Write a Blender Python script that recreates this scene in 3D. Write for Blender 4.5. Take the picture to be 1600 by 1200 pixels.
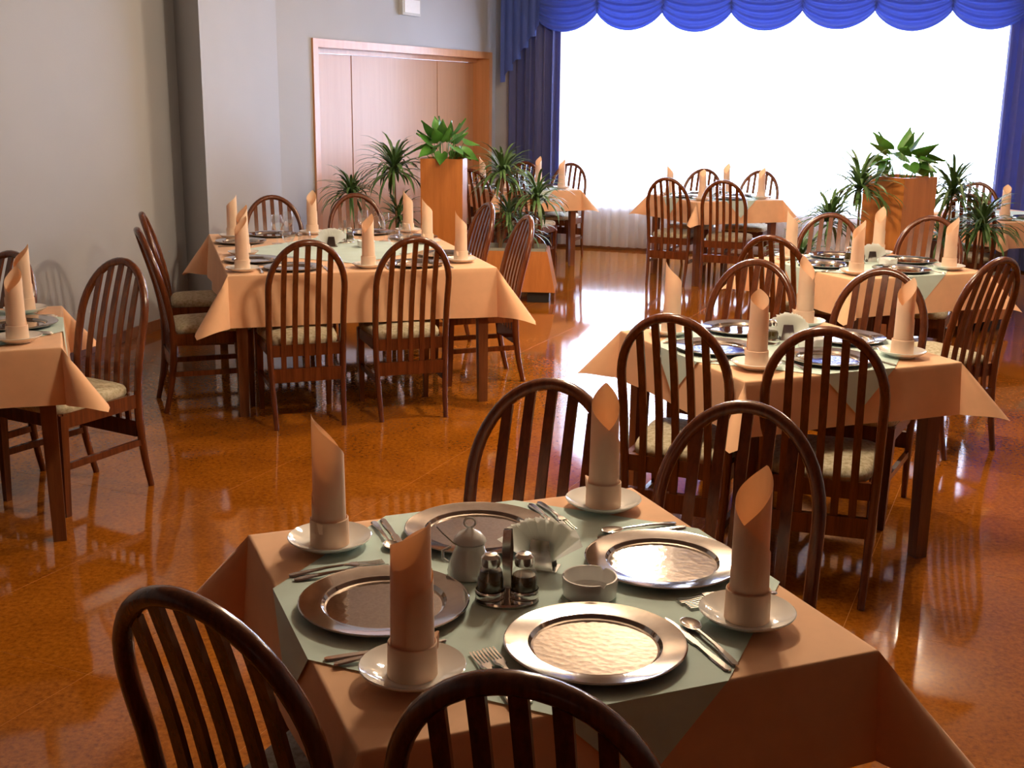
import bpy, math, random
from math import sin, cos, pi, radians as R, sqrt
from mathutils import Vector, Matrix

random.seed(7)
scene = bpy.context.scene
for o in list(bpy.data.objects):
    bpy.data.objects.remove(o)
C = scene.collection

# ------------------------------------------------------------------ camera
CAM_H, PITCH, ROLL = 1.67, R(13.82), R(0.71)
cd = bpy.data.cameras.new('camera')
cd.sensor_width = 36.0
cd.lens = 36.0 * 1845.0 / 1600.0
cd.clip_start = 0.05
cam = bpy.data.objects.new('camera', cd)
C.objects.link(cam)
r0 = Vector((1, 0, 0)); u0 = Vector((0, sin(PITCH), cos(PITCH))); fw = Vector((0, cos(PITCH), -sin(PITCH)))
rt = r0 * cos(ROLL) + u0 * sin(ROLL); up = u0 * cos(ROLL) - r0 * sin(ROLL)
m3 = Matrix((rt, up, -fw)).transposed()
cam.matrix_world = Matrix.Translation((0, 0, CAM_H)) @ m3.to_4x4()
scene.camera = cam

# ------------------------------------------------------------------ world, lamps, exposure
SKY = 20.0
w = bpy.data.worlds.new('overcast_sky'); scene.world = w; w.use_nodes = True
bg = w.node_tree.nodes['Background']
bg.inputs[0].default_value = (0.60, 0.73, 1.0, 1); bg.inputs[1].default_value = SKY
vs = scene.view_settings
vs.view_transform = 'Standard'; vs.look = 'None'; vs.gamma = 1.0; vs.use_curve_mapping = False
vs.exposure = 0.78
try:
    scene.cycles.use_denoising = True
    scene.cycles.denoiser = 'OPENIMAGEDENOISE'
    scene.cycles.max_bounces = 10
    scene.cycles.diffuse_bounces = 5
    scene.cycles.glossy_bounces = 5
    scene.cycles.transparent_max_bounces = 16
    scene.cycles.sample_clamp_indirect = 6.0
    scene.cycles.caustics_reflective = False
    scene.cycles.caustics_refractive = False
except Exception:
    pass

WARM = (1.0, 0.79, 0.555)
def lamp(name, x, y, z, watts, n=5, ring=0.16, rad=0.028, col=WARM):
    """a small ceiling chandelier: n bulbs in a ring"""
    for i in range(n):
        a = 2 * pi * i / n + 0.4
        ld = bpy.data.lights.new(name, 'POINT'); ld.energy = watts / n; ld.color = col
        ld.shadow_soft_size = rad
        lo = bpy.data.objects.new(name, ld); C.objects.link(lo)
        lo.location = (x + ring * cos(a) * (n > 1), y + ring * sin(a) * (n > 1), z)
lamp('chandelier_bulb', 0.45, 3.80, 2.40, 72, ring=0.10)
lamp('chandelier_bulb', 0.74, 6.4, 2.42, 84, ring=0.06)
lamp('chandelier_bulb', 2.9, 5.8, 2.50, 50)
lamp('ceiling_bulb', 3.2, 8.8, 2.62, 26, n=1, rad=0.10)
lamp('chandelier_bulb', 0.7, 9.0, 2.62, 62)

# window wall frame: point W0, direction WD along the wall (right), WN into the room
W0 = Vector((1.1, 13.2, 0)); WA = R(-19)
WD = Vector((cos(WA), sin(WA), 0)); WN = Vector((sin(WA), -cos(WA), 0))
def wp(t, n, z):
    p = W0 + WD * t + WN * n
    return (p.x, p.y, z)
SILL, WTOP, WT0, WT1 = 0.48, 2.62, -0.55, 4.15
pl = bpy.data.lights.new('window_portal', 'AREA'); pl.shape = 'RECTANGLE'
pl.size = WT1 - WT0; pl.size_y = WTOP - SILL; pl.cycles.is_portal = True
po = bpy.data.objects.new('window_portal', pl); C.objects.link(po)
po.location = wp((WT0 + WT1) / 2, -0.14, (SILL + WTOP) / 2)
po.rotation_euler = WN.to_track_quat('-Z', 'Z').to_euler()

# ------------------------------------------------------------------ materials
def newmat(name):
    m = bpy.data.materials.new(name); m.use_nodes = True
    nt = m.node_tree
    return m, nt, nt.nodes['Principled BSDF']
def L(nt, a, b): nt.links.new(a, b)
def node(nt, t, **kw):
    n = nt.nodes.new(t)
    for k, v in kw.items(): setattr(n, k, v)
    return n
def ramp(nt, fac, stops):
    n = node(nt, 'ShaderNodeValToRGB')
    els = n.color_ramp.elements
    els[0].position, els[0].color = stops[0][0], (*stops[0][1], 1)
    els[1].position, els[1].color = stops[-1][0], (*stops[-1][1], 1)
    for p, c in stops[1:-1]:
        e = els.new(p); e.color = (*c, 1)
    L(nt, fac, n.inputs[0]); return n.outputs[0]
def noise(nt, vec, scale, detail=4, rough=0.6):
    n = node(nt, 'ShaderNodeTexNoise'); n.inputs['Scale'].default_value = scale
    n.inputs['Detail'].default_value = detail; n.inputs['Roughness'].default_value = rough
    if vec is not None: L(nt, vec, n.inputs['Vector'])
    return n.outputs['Fac']
def bump(nt, h, bsdf, strength=0.2, dist=0.002):
    b = node(nt, 'ShaderNodeBump'); b.inputs['Strength'].default_value = strength; b.inputs['Distance'].default_value = dist
    L(nt, h, b.inputs['Height']); L(nt, b.outputs[0], bsdf.inputs['Normal'])
def scaled(nt, kind, sc):
    t = node(nt, 'ShaderNodeTexCoord'); mp = node(nt, 'ShaderNodeMapping')
    mp.inputs['Scale'].default_value = sc; L(nt, t.outputs[kind], mp.inputs['Vector'])
    return mp.outputs[0]

def mat_plain(name, col, rough=0.5, metal=0.0, var=0.06, vscale=30, bmp=0.0, coat=0.0):
    m, nt, b = newmat(name)
    v = scaled(nt, 'Object', (1, 1, 1)); f = noise(nt, v, vscale)
    c0 = tuple(max(0, x * (1 - var)) for x in col); c1 = tuple(min(1, x * (1 + var)) for x in col)
    L(nt, ramp(nt, f, [(0.3, c0), (0.7, c1)]), b.inputs['Base Color'])
    b.inputs['Roughness'].default_value = rough; b.inputs['Metallic'].default_value = metal
    b.inputs['Coat Weight'].default_value = coat
    if bmp: bump(nt, f, b, bmp, 0.002)
    return m
def mat_wood(name, c0, c1, rough=0.28, sc=(30, 30, 2.0), coat=0.3):
    m, nt, b = newmat(name)
    v = scaled(nt, 'Object', sc)
    f = noise(nt, v, 2.2, 6, 0.65)
    L(nt, ramp(nt, f, [(0.3, c0), (0.72, c1)]), b.inputs['Base Color'])
    b.inputs['Roughness'].default_value = rough; b.inputs['Coat Weight'].default_value = coat
    b.inputs['Coat Roughness'].default_value = 0.15
    bump(nt, f, b, 0.06, 0.001)
    return m
def mat_cloth(name, col, trans=0.15, rough=0.85, weave=900, var=0.05, tcol=None):
    m, nt, b = newmat(name)
    v = scaled(nt, 'Object', (1, 1, 1)); f = noise(nt, v, 9, 3)
    c0 = tuple(x * (1 - var) for x in col); c1 = tuple(min(1, x * (1 + var)) for x in col)
    cr = ramp(nt, f, [(0.3, c0), (0.7, c1)]); L(nt, cr, b.inputs['Base Color'])
    b.inputs['Roughness'].default_value = rough; b.inputs['Specular IOR Level'].default_value = 0.25
    b.inputs['Sheen Weight'].default_value = 0.15
    f2 = noise(nt, v, weave, 1); bump(nt, f2, b, 0.12, 0.0008)
    if trans > 0:
        tr = node(nt, 'ShaderNodeBsdfTranslucent'); mx = node(nt, 'ShaderNodeMixShader')
        tr.inputs[0].default_value = (*(tcol or col), 1); mx.inputs[0].default_value = trans
        L(nt, b.outputs[0], mx.inputs[1]); L(nt, tr.outputs[0], mx.inputs[2])
        L(nt, mx.outputs[0], nt.nodes['Material Output'].inputs[0])
    return m
def mat_glass(name, tint=(1, 1, 1), refl=1.0):
    m, nt, b = newmat(name)
    tr = node(nt, 'ShaderNodeBsdfTransparent'); gl = node(nt, 'ShaderNodeBsdfGlossy'); mx = node(nt, 'ShaderNodeMixShader')
    lw = node(nt, 'ShaderNodeLayerWeight'); lw.inputs[0].default_value = 0.35
    tr.inputs[0].default_value = (*tint, 1); gl.inputs['Roughness'].default_value = 0.03
    pw_ = node(nt, 'ShaderNodeMath', operation='POWER'); pw_.inputs[1].default_value = 2.2
    mu = node(nt, 'ShaderNodeMath', operation='MULTIPLY_ADD'); mu.inputs[1].default_value = 0.55 * refl; mu.inputs[2].default_value = 0.09 * refl
    L(nt, lw.outputs['Facing'], pw_.inputs[0]); L(nt, pw_.outputs[0], mu.inputs[0]); L(nt, mu.outputs[0], mx.inputs[0])
    L(nt, tr.outputs[0], mx.inputs[1]); L(nt, gl.outputs[0], mx.inputs[2])
    L(nt, mx.outputs[0], nt.nodes['Material Output'].inputs[0])
    return m

M = {}
M['chair_wood'] = mat_wood('chair_wood', (0.070, 0.017, 0.006), (0.165, 0.043, 0.012), 0.22)
M['table_wood'] = mat_wood('table_wood', (0.11, 0.035, 0.012), (0.20, 0.070, 0.025), 0.35)
M['beech'] = mat_wood('beech', (0.46, 0.155, 0.030), (0.60, 0.22, 0.050), 0.33, (14, 14, 0.9), 0.25)
M['door_wood'] = mat_wood('door_wood', (0.47, 0.25, 0.13), (0.53, 0.29, 0.155), 0.42, (7, 7, 0.5), 0.1)
M['door_frame'] = mat_wood('door_frame', (0.50, 0.22, 0.085), (0.60, 0.28, 0.12), 0.35, (10, 10, 0.6), 0.2)
M['peach'] = mat_cloth('peach_cloth', (0.88, 0.53, 0.31), 0.10, tcol=(0.9, 0.38, 0.14))
M['napkin'] = mat_cloth('napkin_cloth', (0.88, 0.68, 0.50), 0.20, tcol=(0.98, 0.40, 0.13))
M['mint'] = mat_cloth('mint_cloth', (0.62, 0.78, 0.73), 0.08)
M['blue'] = mat_cloth('blue_valance', (0.060, 0.100, 0.36), 0.16, tcol=(0.05, 0.09, 0.55), rough=0.6)
M['drape'] = mat_cloth('blue_drape', (0.085, 0.095, 0.24), 0.05, tcol=(0.05, 0.09, 0.5), rough=0.6)
M['paper'] = mat_cloth('white_paper', (0.94, 0.94, 0.91), 0.6)
M['china'] = mat_plain('white_china', (0.80, 0.80, 0.78), 0.07, 0, 0.02, coat=0.5)
M['black'] = mat_plain('black_plinth', (0.02, 0.018, 0.016), 0.5)
M['terracotta'] = mat_plain('terracotta', (0.42, 0.15, 0.07), 0.75, 0, 0.12)
M['soil'] = mat_plain('soil', (0.05, 0.03, 0.02), 0.95, 0, 0.4, 80, 0.5)
M['liner'] = mat_plain('grey_liner', (0.30, 0.31, 0.26), 0.6)
M['leaf'] = mat_plain('dracaena_leaf', (0.08, 0.16, 0.045), 0.42, 0, 0.35, 14)
M['leaf2'] = mat_plain('broad_leaf', (0.07, 0.22, 0.030), 0.38, 0, 0.35, 10)
M['stem'] = mat_plain('plant_stem', (0.22, 0.12, 0.05), 0.8, 0, 0.2, 60)
M['box'] = mat_plain('grey_plastic', (0.50, 0.50, 0.48), 0.5, 0, 0.03)
M['brown'] = mat_wood('skirting_wood', (0.20, 0.075, 0.03), (0.28, 0.11, 0.045), 0.4)
M['white_frame'] = mat_plain('white_frame', (0.8, 0.8, 0.8), 0.4, 0, 0.02)
M['grout'] = mat_plain('grout', (0.60, 0.26, 0.07), 0.2, 0, 0.1)
M['glass'] = mat_glass('drinking_glass')
M['pane'] = mat_glass('window_pane', refl=0.6)
M['salt'] = mat_plain('oil_and_vinegar', (0.06, 0.040, 0.008), 0.2, 0, 0.3, 40)

def mat_silver(name, rough, engraved=False, c0=(0.42, 0.38, 0.35), c1=(0.54, 0.50, 0.47)):
    m, nt, b = newmat(name)
    v = scaled(nt, 'Object', (1, 1, 1))
    f = noise(nt, v, 160 if engraved else 25, 3)
    L(nt, ramp(nt, f, [(0.3, c0), (0.7, c1)]), b.inputs['Base Color'])
    b.inputs['Metallic'].default_value = 1.0; b.inputs['Roughness'].default_value = rough
    if engraved:
        vo = node(nt, 'ShaderNodeTexVoronoi'); vo.inputs['Scale'].default_value = 75
        L(nt, v, vo.inputs['Vector']); bump(nt, vo.outputs['Distance'], b, 0.16, 0.0010)
    return m
M['silver'] = mat_silver('silver', 0.09)
M['silver_well'] = mat_silver('silver_engraved_well', 0.075, True)
M['steel'] = mat_silver('cutlery_steel', 0.14, False, (0.74, 0.72, 0.69), (0.82, 0.80, 0.77))

def mat_seat():
    m, nt, b = newmat('seat_fabric')
    v = scaled(nt, 'Object', (1, 1, 1)); f = noise(nt, v, 55, 5, 0.7)
    L(nt, ramp(nt, f, [(0.38, (0.33, 0.28, 0.17)), (0.5, (0.46, 0.41, 0.28)), (0.62, (0.56, 0.51, 0.38))]), b.inputs['Base Color'])
    b.inputs['Roughness'].default_value = 0.9
    f2 = noise(nt, v, 500, 1); bump(nt, f2, b, 0.3, 0.001)
    return m
M['seat'] = mat_seat()

def mat_wall():
    m, nt, b = newmat('wall_plaster')
    g = node(nt, 'ShaderNodeNewGeometry')
    f = noise(nt, g.outputs['Position'], 1.2, 2)
    L(nt, ramp(nt, f, [(0.3, (0.395, 0.402, 0.42)), (0.7, (0.42, 0.427, 0.445))]), b.inputs['Base Color'])
    b.inputs['Roughness'].default_value = 0.7
    f2 = noise(nt, g.outputs['Position'], 130, 3); bump(nt, f2, b, 0.25, 0.003)
    return m
M['wall'] = mat_wall()
M['ceiling'] = mat_plain('ceiling_paint', (0.40, 0.33, 0.27), 0.8, 0, 0.02)

def mat_floor():
    m, nt, b = newmat('floor_tile')
    g = node(nt, 'ShaderNodeNewGeometry'); P = g.outputs['Position']
    f1 = noise(nt, P, 55, 6, 0.75); f2 = noise(nt, P, 3.5, 3)
    c1 = ramp(nt, f1, [(0.28, (0.16, 0.045, 0.004)), (0.46, (0.32, 0.096, 0.007)), (0.62, (0.42, 0.140, 0.012)), (0.8, (0.60, 0.26, 0.06))])
    c2 = ramp(nt, f2, [(0.35, (0.80, 0.76, 0.72)), (0.65, (1.0, 1.0, 1.0))])
    oi = node(nt, 'ShaderNodeObjectInfo')
    c3 = ramp(nt, oi.outputs['Random'], [(0.0, (0.88, 0.86, 0.84)), (1.0, (1.0, 1.0, 1.0))])
    mx = node(nt, 'ShaderNodeMix', data_type='RGBA', blend_type='MULTIPLY'); mx.inputs[0].default_value = 1
    L(nt, c1, mx.inputs[6]); L(nt, c2, mx.inputs[7])
    mx2 = node(nt, 'ShaderNodeMix', data_type='RGBA', blend_type='MULTIPLY'); mx2.inputs[0].default_value = 1
    L(nt, mx.outputs[2], mx2.inputs[6]); L(nt, c3, mx2.inputs[7])
    L(nt, mx2.outputs[2], b.inputs['Base Color'])
    b.inputs['Roughness'].default_value = 0.065
    b.inputs['Specular IOR Level'].default_value = 0.5
    fb = noise(nt, P, 2.5, 2); bump(nt, fb, b, 0.03, 0.003)
    return m
M['floor'] = mat_floor()

def mat_sheer():
    m, nt, b = newmat('sheer_voile')
    v = scaled(nt, 'Object', (1, 1, 1)); f = noise(nt, v, 400, 1)
    tp = node(nt, 'ShaderNodeBsdfTransparent'); tl = node(nt, 'ShaderNodeBsdfTranslucent')
    L(nt, ramp(nt, f, [(0.3, (0.90, 0.90, 0.90)), (0.7, (0.96, 0.96, 0.96))]), tl.inputs[0])
    b.inputs['Base Color'].default_value = (0.93, 0.93, 0.93, 1); b.inputs['Roughness'].default_value = 0.9
    m1 = node(nt, 'ShaderNodeMixShader'); m1.inputs[0].default_value = 0.52
    L(nt, tl.outputs[0], m1.inputs[1]); L(nt, b.outputs[0], m1.inputs[2])
    m2 = node(nt, 'ShaderNodeMixShader'); m2.inputs[0].default_value = 0.74
    L(nt, tp.outputs[0], m2.inputs[1]); L(nt, m1.outputs[0], m2.inputs[2])
    L(nt, m2.outputs[0], nt.nodes['Material Output'].inputs[0])
    return m
M['sheer'] = mat_sheer()

# ------------------------------------------------------------------ mesh helpers
class MB:
    def __init__(s): s.v = []; s.f = []
    def add(s, vs, fs):
        k = len(s.v); s.v += [tuple(p) for p in vs]; s.f += [tuple(i + k for i in f) for f in fs]; return s
    def hexa(s, p):   # 8 points: bottom 4 ccw, top 4 ccw
        return s.add(p, [(3, 2, 1, 0), (4, 5, 6, 7), (0, 1, 5, 4), (1, 2, 6, 5), (2, 3, 7, 6), (3, 0, 4, 7)])
    def box(s, x0, x1, y0, y1, z0, z1):
        return s.hexa([(x0, y0, z0), (x1, y0, z0), (x1, y1, z0), (x0, y1, z0), (x0, y0, z1), (x1, y0, z1), (x1, y1, z1), (x0, y1, z1)])
    def taper(s, c0, a0, b0, c1, a1, b1):  # leg: centre/half sizes at bottom and top
        q = lambda c, a, b: [(c[0] - a, c[1] - b, c[2]), (c[0] + a, c[1] - b, c[2]), (c[0] + a, c[1] + b, c[2]), (c[0] - a, c[1] + b, c[2])]
        return s.hexa(q(c0, a0, b0) + q(c1, a1, b1))
    def tube(s, pts, rads, n=10, ref=(0, 1, 0), cap=True):
        """sweep an ellipse (ra across, rb along ref) along pts"""
        pts = [Vector(p) for p in pts]; ref = Vector(ref); rings = []
        for i, p in enumerate(pts):
            t = (pts[min(i + 1, len(pts) - 1)] - pts[max(i - 1, 0)]).normalized()
            b = (ref - t * ref.dot(t))
            b = b.normalized() if b.length > 1e-5 else t.orthogonal().normalized()
            a = t.cross(b)
            ra, rb = rads[i] if isinstance(rads, list) else rads
            rings.append([p + a * ra * cos(2 * pi * k / n) + b * rb * sin(2 * pi * k / n) for k in range(n)])
        vs = [q for r_ in rings for q in r_]; fs = []
        for i in range(len(rings) - 1):
            for k in range(n):
                k2 = (k + 1) % n
                fs.append((i * n + k, i * n + k2, (i + 1) * n + k2, (i + 1) * n + k))
        if cap:
            fs.append(tuple(reversed(range(n)))); fs.append(tuple((len(rings) - 1) * n + k for k in range(n)))
        return s.add(vs, fs)
    def sweep_rect(s, pts, across, half_w, half_t):
        """rectangular bar along pts, width along 'across'"""
        pts = [Vector(p) for p in pts]; ac = Vector(across).normalized(); vs = []; fs = []
        for i, p in enumerate(pts):
            t = (pts[min(i + 1, len(pts) - 1)] - pts[max(i - 1, 0)]).normalized()
            n = t.cross(ac).normalized()
            vs += [p - ac * half_w - n * half_t, p + ac * half_w - n * half_t, p + ac * half_w + n * half_t, p - ac * half_w + n * half_t]
        for i in range(len(pts) - 1):
            for k in range(4):
                k2 = (k + 1) % 4
                fs.append((i * 4 + k, i * 4 + k2, (i + 1) * 4 + k2, (i + 1) * 4 + k))
        fs.append((3, 2, 1, 0)); e = 4 * (len(pts) - 1); fs.append((e, e + 1, e + 2, e + 3))
        return s.add(vs, fs)
    def lathe(s, prof, n=32, c=(0, 0, 0), closed=False):
        vs = []; fs = []; m = len(prof)
        for r_, z in prof:
            for k in range(n):
                vs.append((c[0] + r_ * cos(2 * pi * k / n), c[1] + r_ * sin(2 * pi * k / n), c[2] + z))
        for i in range(m - 1 + (1 if closed else 0)):
            j = (i + 1) % m
            for k in range(n):
                k2 = (k + 1) % n
                fs.append((i * n + k, i * n + k2, j * n + k2, j * n + k))
        return s.add(vs, fs)
    def grid(s, nu, nv, fn):
        vs = [fn(i / (nu - 1), j / (nv - 1)) for j in range(nv) for i in range(nu)]
        fs = [(j * nu + i, j * nu + i + 1, (j + 1) * nu + i + 1, (j + 1) * nu + i) for j in range(nv - 1) for i in range(nu - 1)]
        return s.add(vs, fs)
    def mesh(s, name, mat, smooth=True, angle=35):
        me = bpy.data.meshes.new(name); me.from_pydata(s.v, [], s.f); me.validate(); me.update()
        me.materials.append(M[mat] if isinstance(mat, str) else mat)
        if smooth:
            me.shade_smooth(); me.set_sharp_from_angle(angle=R(angle))
        return me
    def build(s, name, mat, parent=None, loc=None, rz=0, smooth=True, angle=35):
        return link(name, s.mesh(name, mat, smooth, angle), parent, loc, rz)

def link(name, me, parent=None, loc=None, rz=0):
    o = bpy.data.objects.new(name, me); C.objects.link(o)
    if parent is not None: o.parent = parent
    if loc is not None: o.location = loc
    if rz: o.rotation_euler = (0, 0, rz)
    return o
def tag(o, label=None, cat=None, group=None, kind=None):
    if label: o['label'] = label
    if cat: o['category'] = cat
    if group: o['group'] = group
    if kind: o['kind'] = kind
    return o
def empty(name, loc=(0, 0, 0), rz=0):
    o = bpy.data.objects.new(name, None); C.objects.link(o); o.empty_display_size = 0.1
    o.location = loc; o.rotation_euler = (0, 0, rz); return o
def thing(name, label, cat, loc, rz=0, group=None):
    return tag(empty(name, loc, rz), label, cat, group)
def struct(name, mb, mat, parent=None, smooth=False):
    o = mb.build(name, mat, parent, smooth=smooth)
    if parent is None: o['kind'] = 'structure'
    return o
def lerp_tab(tab, x):
    """smooth (monotone-tangent) interpolation of a table of points"""
    n = len(tab)
    if x <= tab[0][0]: return tab[0][1]
    if x >= tab[-1][0]: return tab[-1][1]
    def tan(i):
        a, b = max(i - 1, 0), min(i + 1, n - 1)
        return (tab[b][1] - tab[a][1]) / (tab[b][0] - tab[a][0])
    for i in range(n - 1):
        (xa, fa), (xb, fb) = tab[i], tab[i + 1]
        if x <= xb:
            h = xb - xa; t = (x - xa) / h
            return ((2 * t ** 3 - 3 * t ** 2 + 1) * fa + (t ** 3 - 2 * t ** 2 + t) * h * tan(i)
                    + (-2 * t ** 3 + 3 * t ** 2) * fb + (t ** 3 - t ** 2) * h * tan(i + 1))

# ------------------------------------------------------------------ the room shell
CEIL = 2.85
K = Vector((-0.228, 13.657, 0))                       # corner of door wall and window wall
DA = R(65); DD = Vector((cos(DA), sin(DA), 0)); DN = Vector((sin(DA), -cos(DA), 0))   # door wall, DN into the room
def dp(t, n, z):
    p = K + DD * t + DN * n
    return (p.x, p.y, z)
J = K + DD * (-4.064)
PIL = Vector((-2.165, 8.40, 0)); LWE = Vector((-2.427, 8.736, 0))
LD = Vector((cos(R(76)), sin(R(76)), 0)); LN = Vector((sin(R(76)), -cos(R(76)), 0))
LW0 = LWE - LD * 14.2
RW1 = W0 + WD * 5.6; RW0 = RW1 + Vector((-0.06, -1, 0)) * (RW1.y + 5.1)

def slab(a, b, z0, z1, thick, nrm):
    a = Vector(a); b = Vector(b); n = Vector(nrm).normalized() * thick
    q = lambda z: [(a.x, a.y, z), (b.x, b.y, z), (b.x - n.x, b.y - n.y, z), (a.x - n.x, a.y - n.y, z)]
    return MB().hexa(q(z0) + q(z1))
wall_left = struct('wall_left', slab(LW0, LWE, 0, CEIL, 0.2, LN), 'wall')
struct('wall_pilaster', MB().hexa([(LWE.x, LWE.y, 0), (PIL.x, PIL.y, 0), (J.x, J.y, 0), (J.x - 0.35, J.y + 0.1, 0)] +
        [(LWE.x, LWE.y, CEIL), (PIL.x, PIL.y, CEIL), (J.x, J.y, CEIL), (J.x - 0.35, J.y + 0.1, CEIL)]), 'wall')
# door wall with the opening
DT0, DT1, DZ = -3.578, -0.121, 2.107
mb = MB()
def dbox(mb, t0, t1, n0, n1, z0, z1):
    q = lambda z: [dp(t0, n1, z), dp(t1, n1, z), dp(t1, n0, z), dp(t0, n0, z)]
    return mb.hexa(q(z0) + q(z1))
dbox(mb, -4.064, DT0, -0.25, 0, 0, CEIL); dbox(mb, DT1, 0.25, -0.25, 0, 0, CEIL); dbox(mb, DT0, DT1, -0.25, 0, DZ, CEIL)
struct('wall_door', mb, 'wall')
# window wall with the opening
def wbox(mb, t0, t1, n0, n1, z0, z1):
    q = lambda z: [wp(t0, n1, z), wp(t1, n1, z), wp(t1, n0, z), wp(t0, n0, z)]
    return mb.hexa(q(z0) + q(z1))
mb = MB()
wbox(mb, -1.6, WT0, -0.25, 0, 0, CEIL); wbox(mb, WT1, 5.8, -0.25, 0, 0, CEIL)
wbox(mb, WT0, WT1, -0.25, 0, 0, SILL); wbox(mb, WT0, WT1, -0.25, 0, WTOP, CEIL)
struct('wall_window', mb, 'wall')
struct('wall_right', slab(RW0, RW1, 0, CEIL, 0.2, (-1, 0.06, 0)), 'wall')
struct('wall_back', MB().box(-6.6, 7, -5.2, -5.0, 0, CEIL), 'brown')
struct('ceiling', MB().box(-7, 8, -5.4, 15, CEIL, CEIL + 0.15), 'ceiling')
floor = struct('floor', MB().box(-7, 8, -5.4, 15, -0.1, -0.0006), 'grout')

# floor tiles: slabs 0.65 m, laid along the 66 / -24 degree directions
TS, TA = 0.655, R(-24)
tile_me = MB().box(-TS / 2 + 0.0010, TS / 2 - 0.0010, -TS / 2 + 0.0010, TS / 2 - 0.0010, -0.02, 0.0).mesh('tile', 'floor', False)
def in_view(x, y):
    ok = False
    for dx in (-.46, 0, .46):
        for dy in (-.46, 0, .46):
            X, Y = x + dx, y + dy
            d = Y * cos(PITCH) + CAM_H * sin(PITCH); z = Y * sin(PITCH) - CAM_H * cos(PITCH)
            if d > 0.3 and abs(X / d) < 0.45 and -z / d < 0.34: ok = True
    return ok
tiles = []
for i in range(-24, 25):
    for j in range(-10, 30):
        lx, ly = i * TS - 0.12, j * TS + 0.09
        x = lx * cos(TA) - ly * sin(TA); y = lx * sin(TA) + ly * cos(TA)
        if -6.5 < x < 7 and -4.9 < y < 14.4 and (x - W0.x) * WN.x + (y - W0.y) * WN.y > -0.1 and (x - LWE.x) * LN.x + (y - LWE.y) * LN.y > -0.3:
            tiles.append((0 if in_view(x, y) else 1, x * x + y * y, x, y))
tiles.sort()
near = tiles[:298]
for _, _, x, y in near:
    link('tile', tile_me, floor, (x, y, 0), TA)
if len(tiles) > 298:
    mb = MB(); h = TS / 2 - 0.0010
    for _, _, x, y in tiles[298:]:
        c, s_ = cos(TA) * h, sin(TA) * h
        q = [(x - c + s_, y - s_ - c), (x + c + s_, y + s_ - c), (x + c - s_, y + s_ + c), (x - c - s_, y - s_ + c)]
        mb.hexa([(a, b, -0.02) for a, b in q] + [(a, b, 0) for a, b in q])
    tag(mb.build('tile_field', 'floor', floor, smooth=False), kind='stuff')

# skirtings
def skirt(name, a, b, n):
    n = Vector(n).normalized(); a = Vector(a) + n * 0.014; b = Vector(b) + n * 0.014
    struct(name, slab(a, b, 0.001, 0.075, 0.014, n), 'brown')
skirt('baseboard_left', LW0, LWE, LN)
pn = (J - PIL).normalized(); pn = Vector((pn.y, -pn.x, 0))
skirt('baseboard_pilaster', PIL, J, pn)
jn = (PIL - LWE).normalized(); skirt('baseboard_return', LWE, PIL, Vector((jn.y, -jn.x, 0)))
skirt('baseboard_window', Vector(wp(-1.38, 0, 0)), Vector(wp(5.55, 0, 0)), WN)
skirt('baseboard_door', J, Vector(dp(DT0, 0, 0)), DN)

# door: casing, recessed panels
d1 = empty('door_1'); d1['kind'] = 'structure'
mb = MB(); dbox(mb, DT0 - 0.0, DT0 + 0.075, -0.24, 0.02, 0, DZ); mb.build('jamb', 'door_frame', d1, smooth=False)
mb = MB(); dbox(mb, DT1 - 0.075, DT1, -0.24, 0.02, 0, DZ); mb.build('jamb', 'door_frame', d1, smooth=False)
mb = MB(); dbox(mb, DT0 + 0.075, DT1 - 0.075, -0.24, 0.02, DZ - 0.07, DZ); mb.build('head_jamb', 'door_frame', d1, smooth=False)
mb = MB(); dbox(mb, DT0 + 0.075, DT1 - 0.075, -0.235, -0.13, DZ - 0.11, DZ - 0.07); mb.build('track', 'door_frame', d1, smooth=False)
PW = (DT1 - DT0 - 0.15) / 4
for i in range(4):
    t0 = DT0 + 0.075 + i * PW
    off = 0.006 * (i % 2)
    mb = MB(); dbox(mb, t0 + 0.002, t0 + PW - 0.002, -0.225, -0.185 + off, 0.01, DZ - 0.112)
    mb.build('door_panel', 'door_wood', d1, smooth=False)

# window: frame, panes, sill
w1 = empty('window_1'); w1['kind'] = 'structure'
mb = MB(); wbox(mb, WT0, WT1, -0.2, -0.13, SILL, SILL + 0.06); mb.build('bottom_rail', 'white_frame', w1, smooth=False)
mb = MB(); wbox(mb, WT0, WT1, -0.2, -0.13, WTOP - 0.06, WTOP); mb.build('top_rail', 'white_frame', w1, smooth=False)
NP = 4; pw = (WT1 - WT0) / NP
for i in range(NP + 1):
    t = WT0 + i * pw; a, b = max(WT0, t - 0.035), min(WT1, t + 0.035)
    mb = MB(); wbox(mb, a, b, -0.2, -0.13, SILL + 0.06, WTOP - 0.06); mb.build('mullion', 'white_frame', w1, smooth=False)
for i in range(NP):
    t = WT0 + i * pw
    mb = MB(); wbox(mb, t + 0.035, t + pw - 0.035, -0.168, -0.162, SILL + 0.06, WTOP - 0.06); mb.build('pane', 'pane', w1, smooth=False)
mb = MB(); wbox(mb, WT0 + 0.01, WT1 - 0.01, -0.12, 0.02, SILL + 0.001, SILL + 0.025); mb.build('window_sill', 'white_frame', w1, smooth=False)

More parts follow.
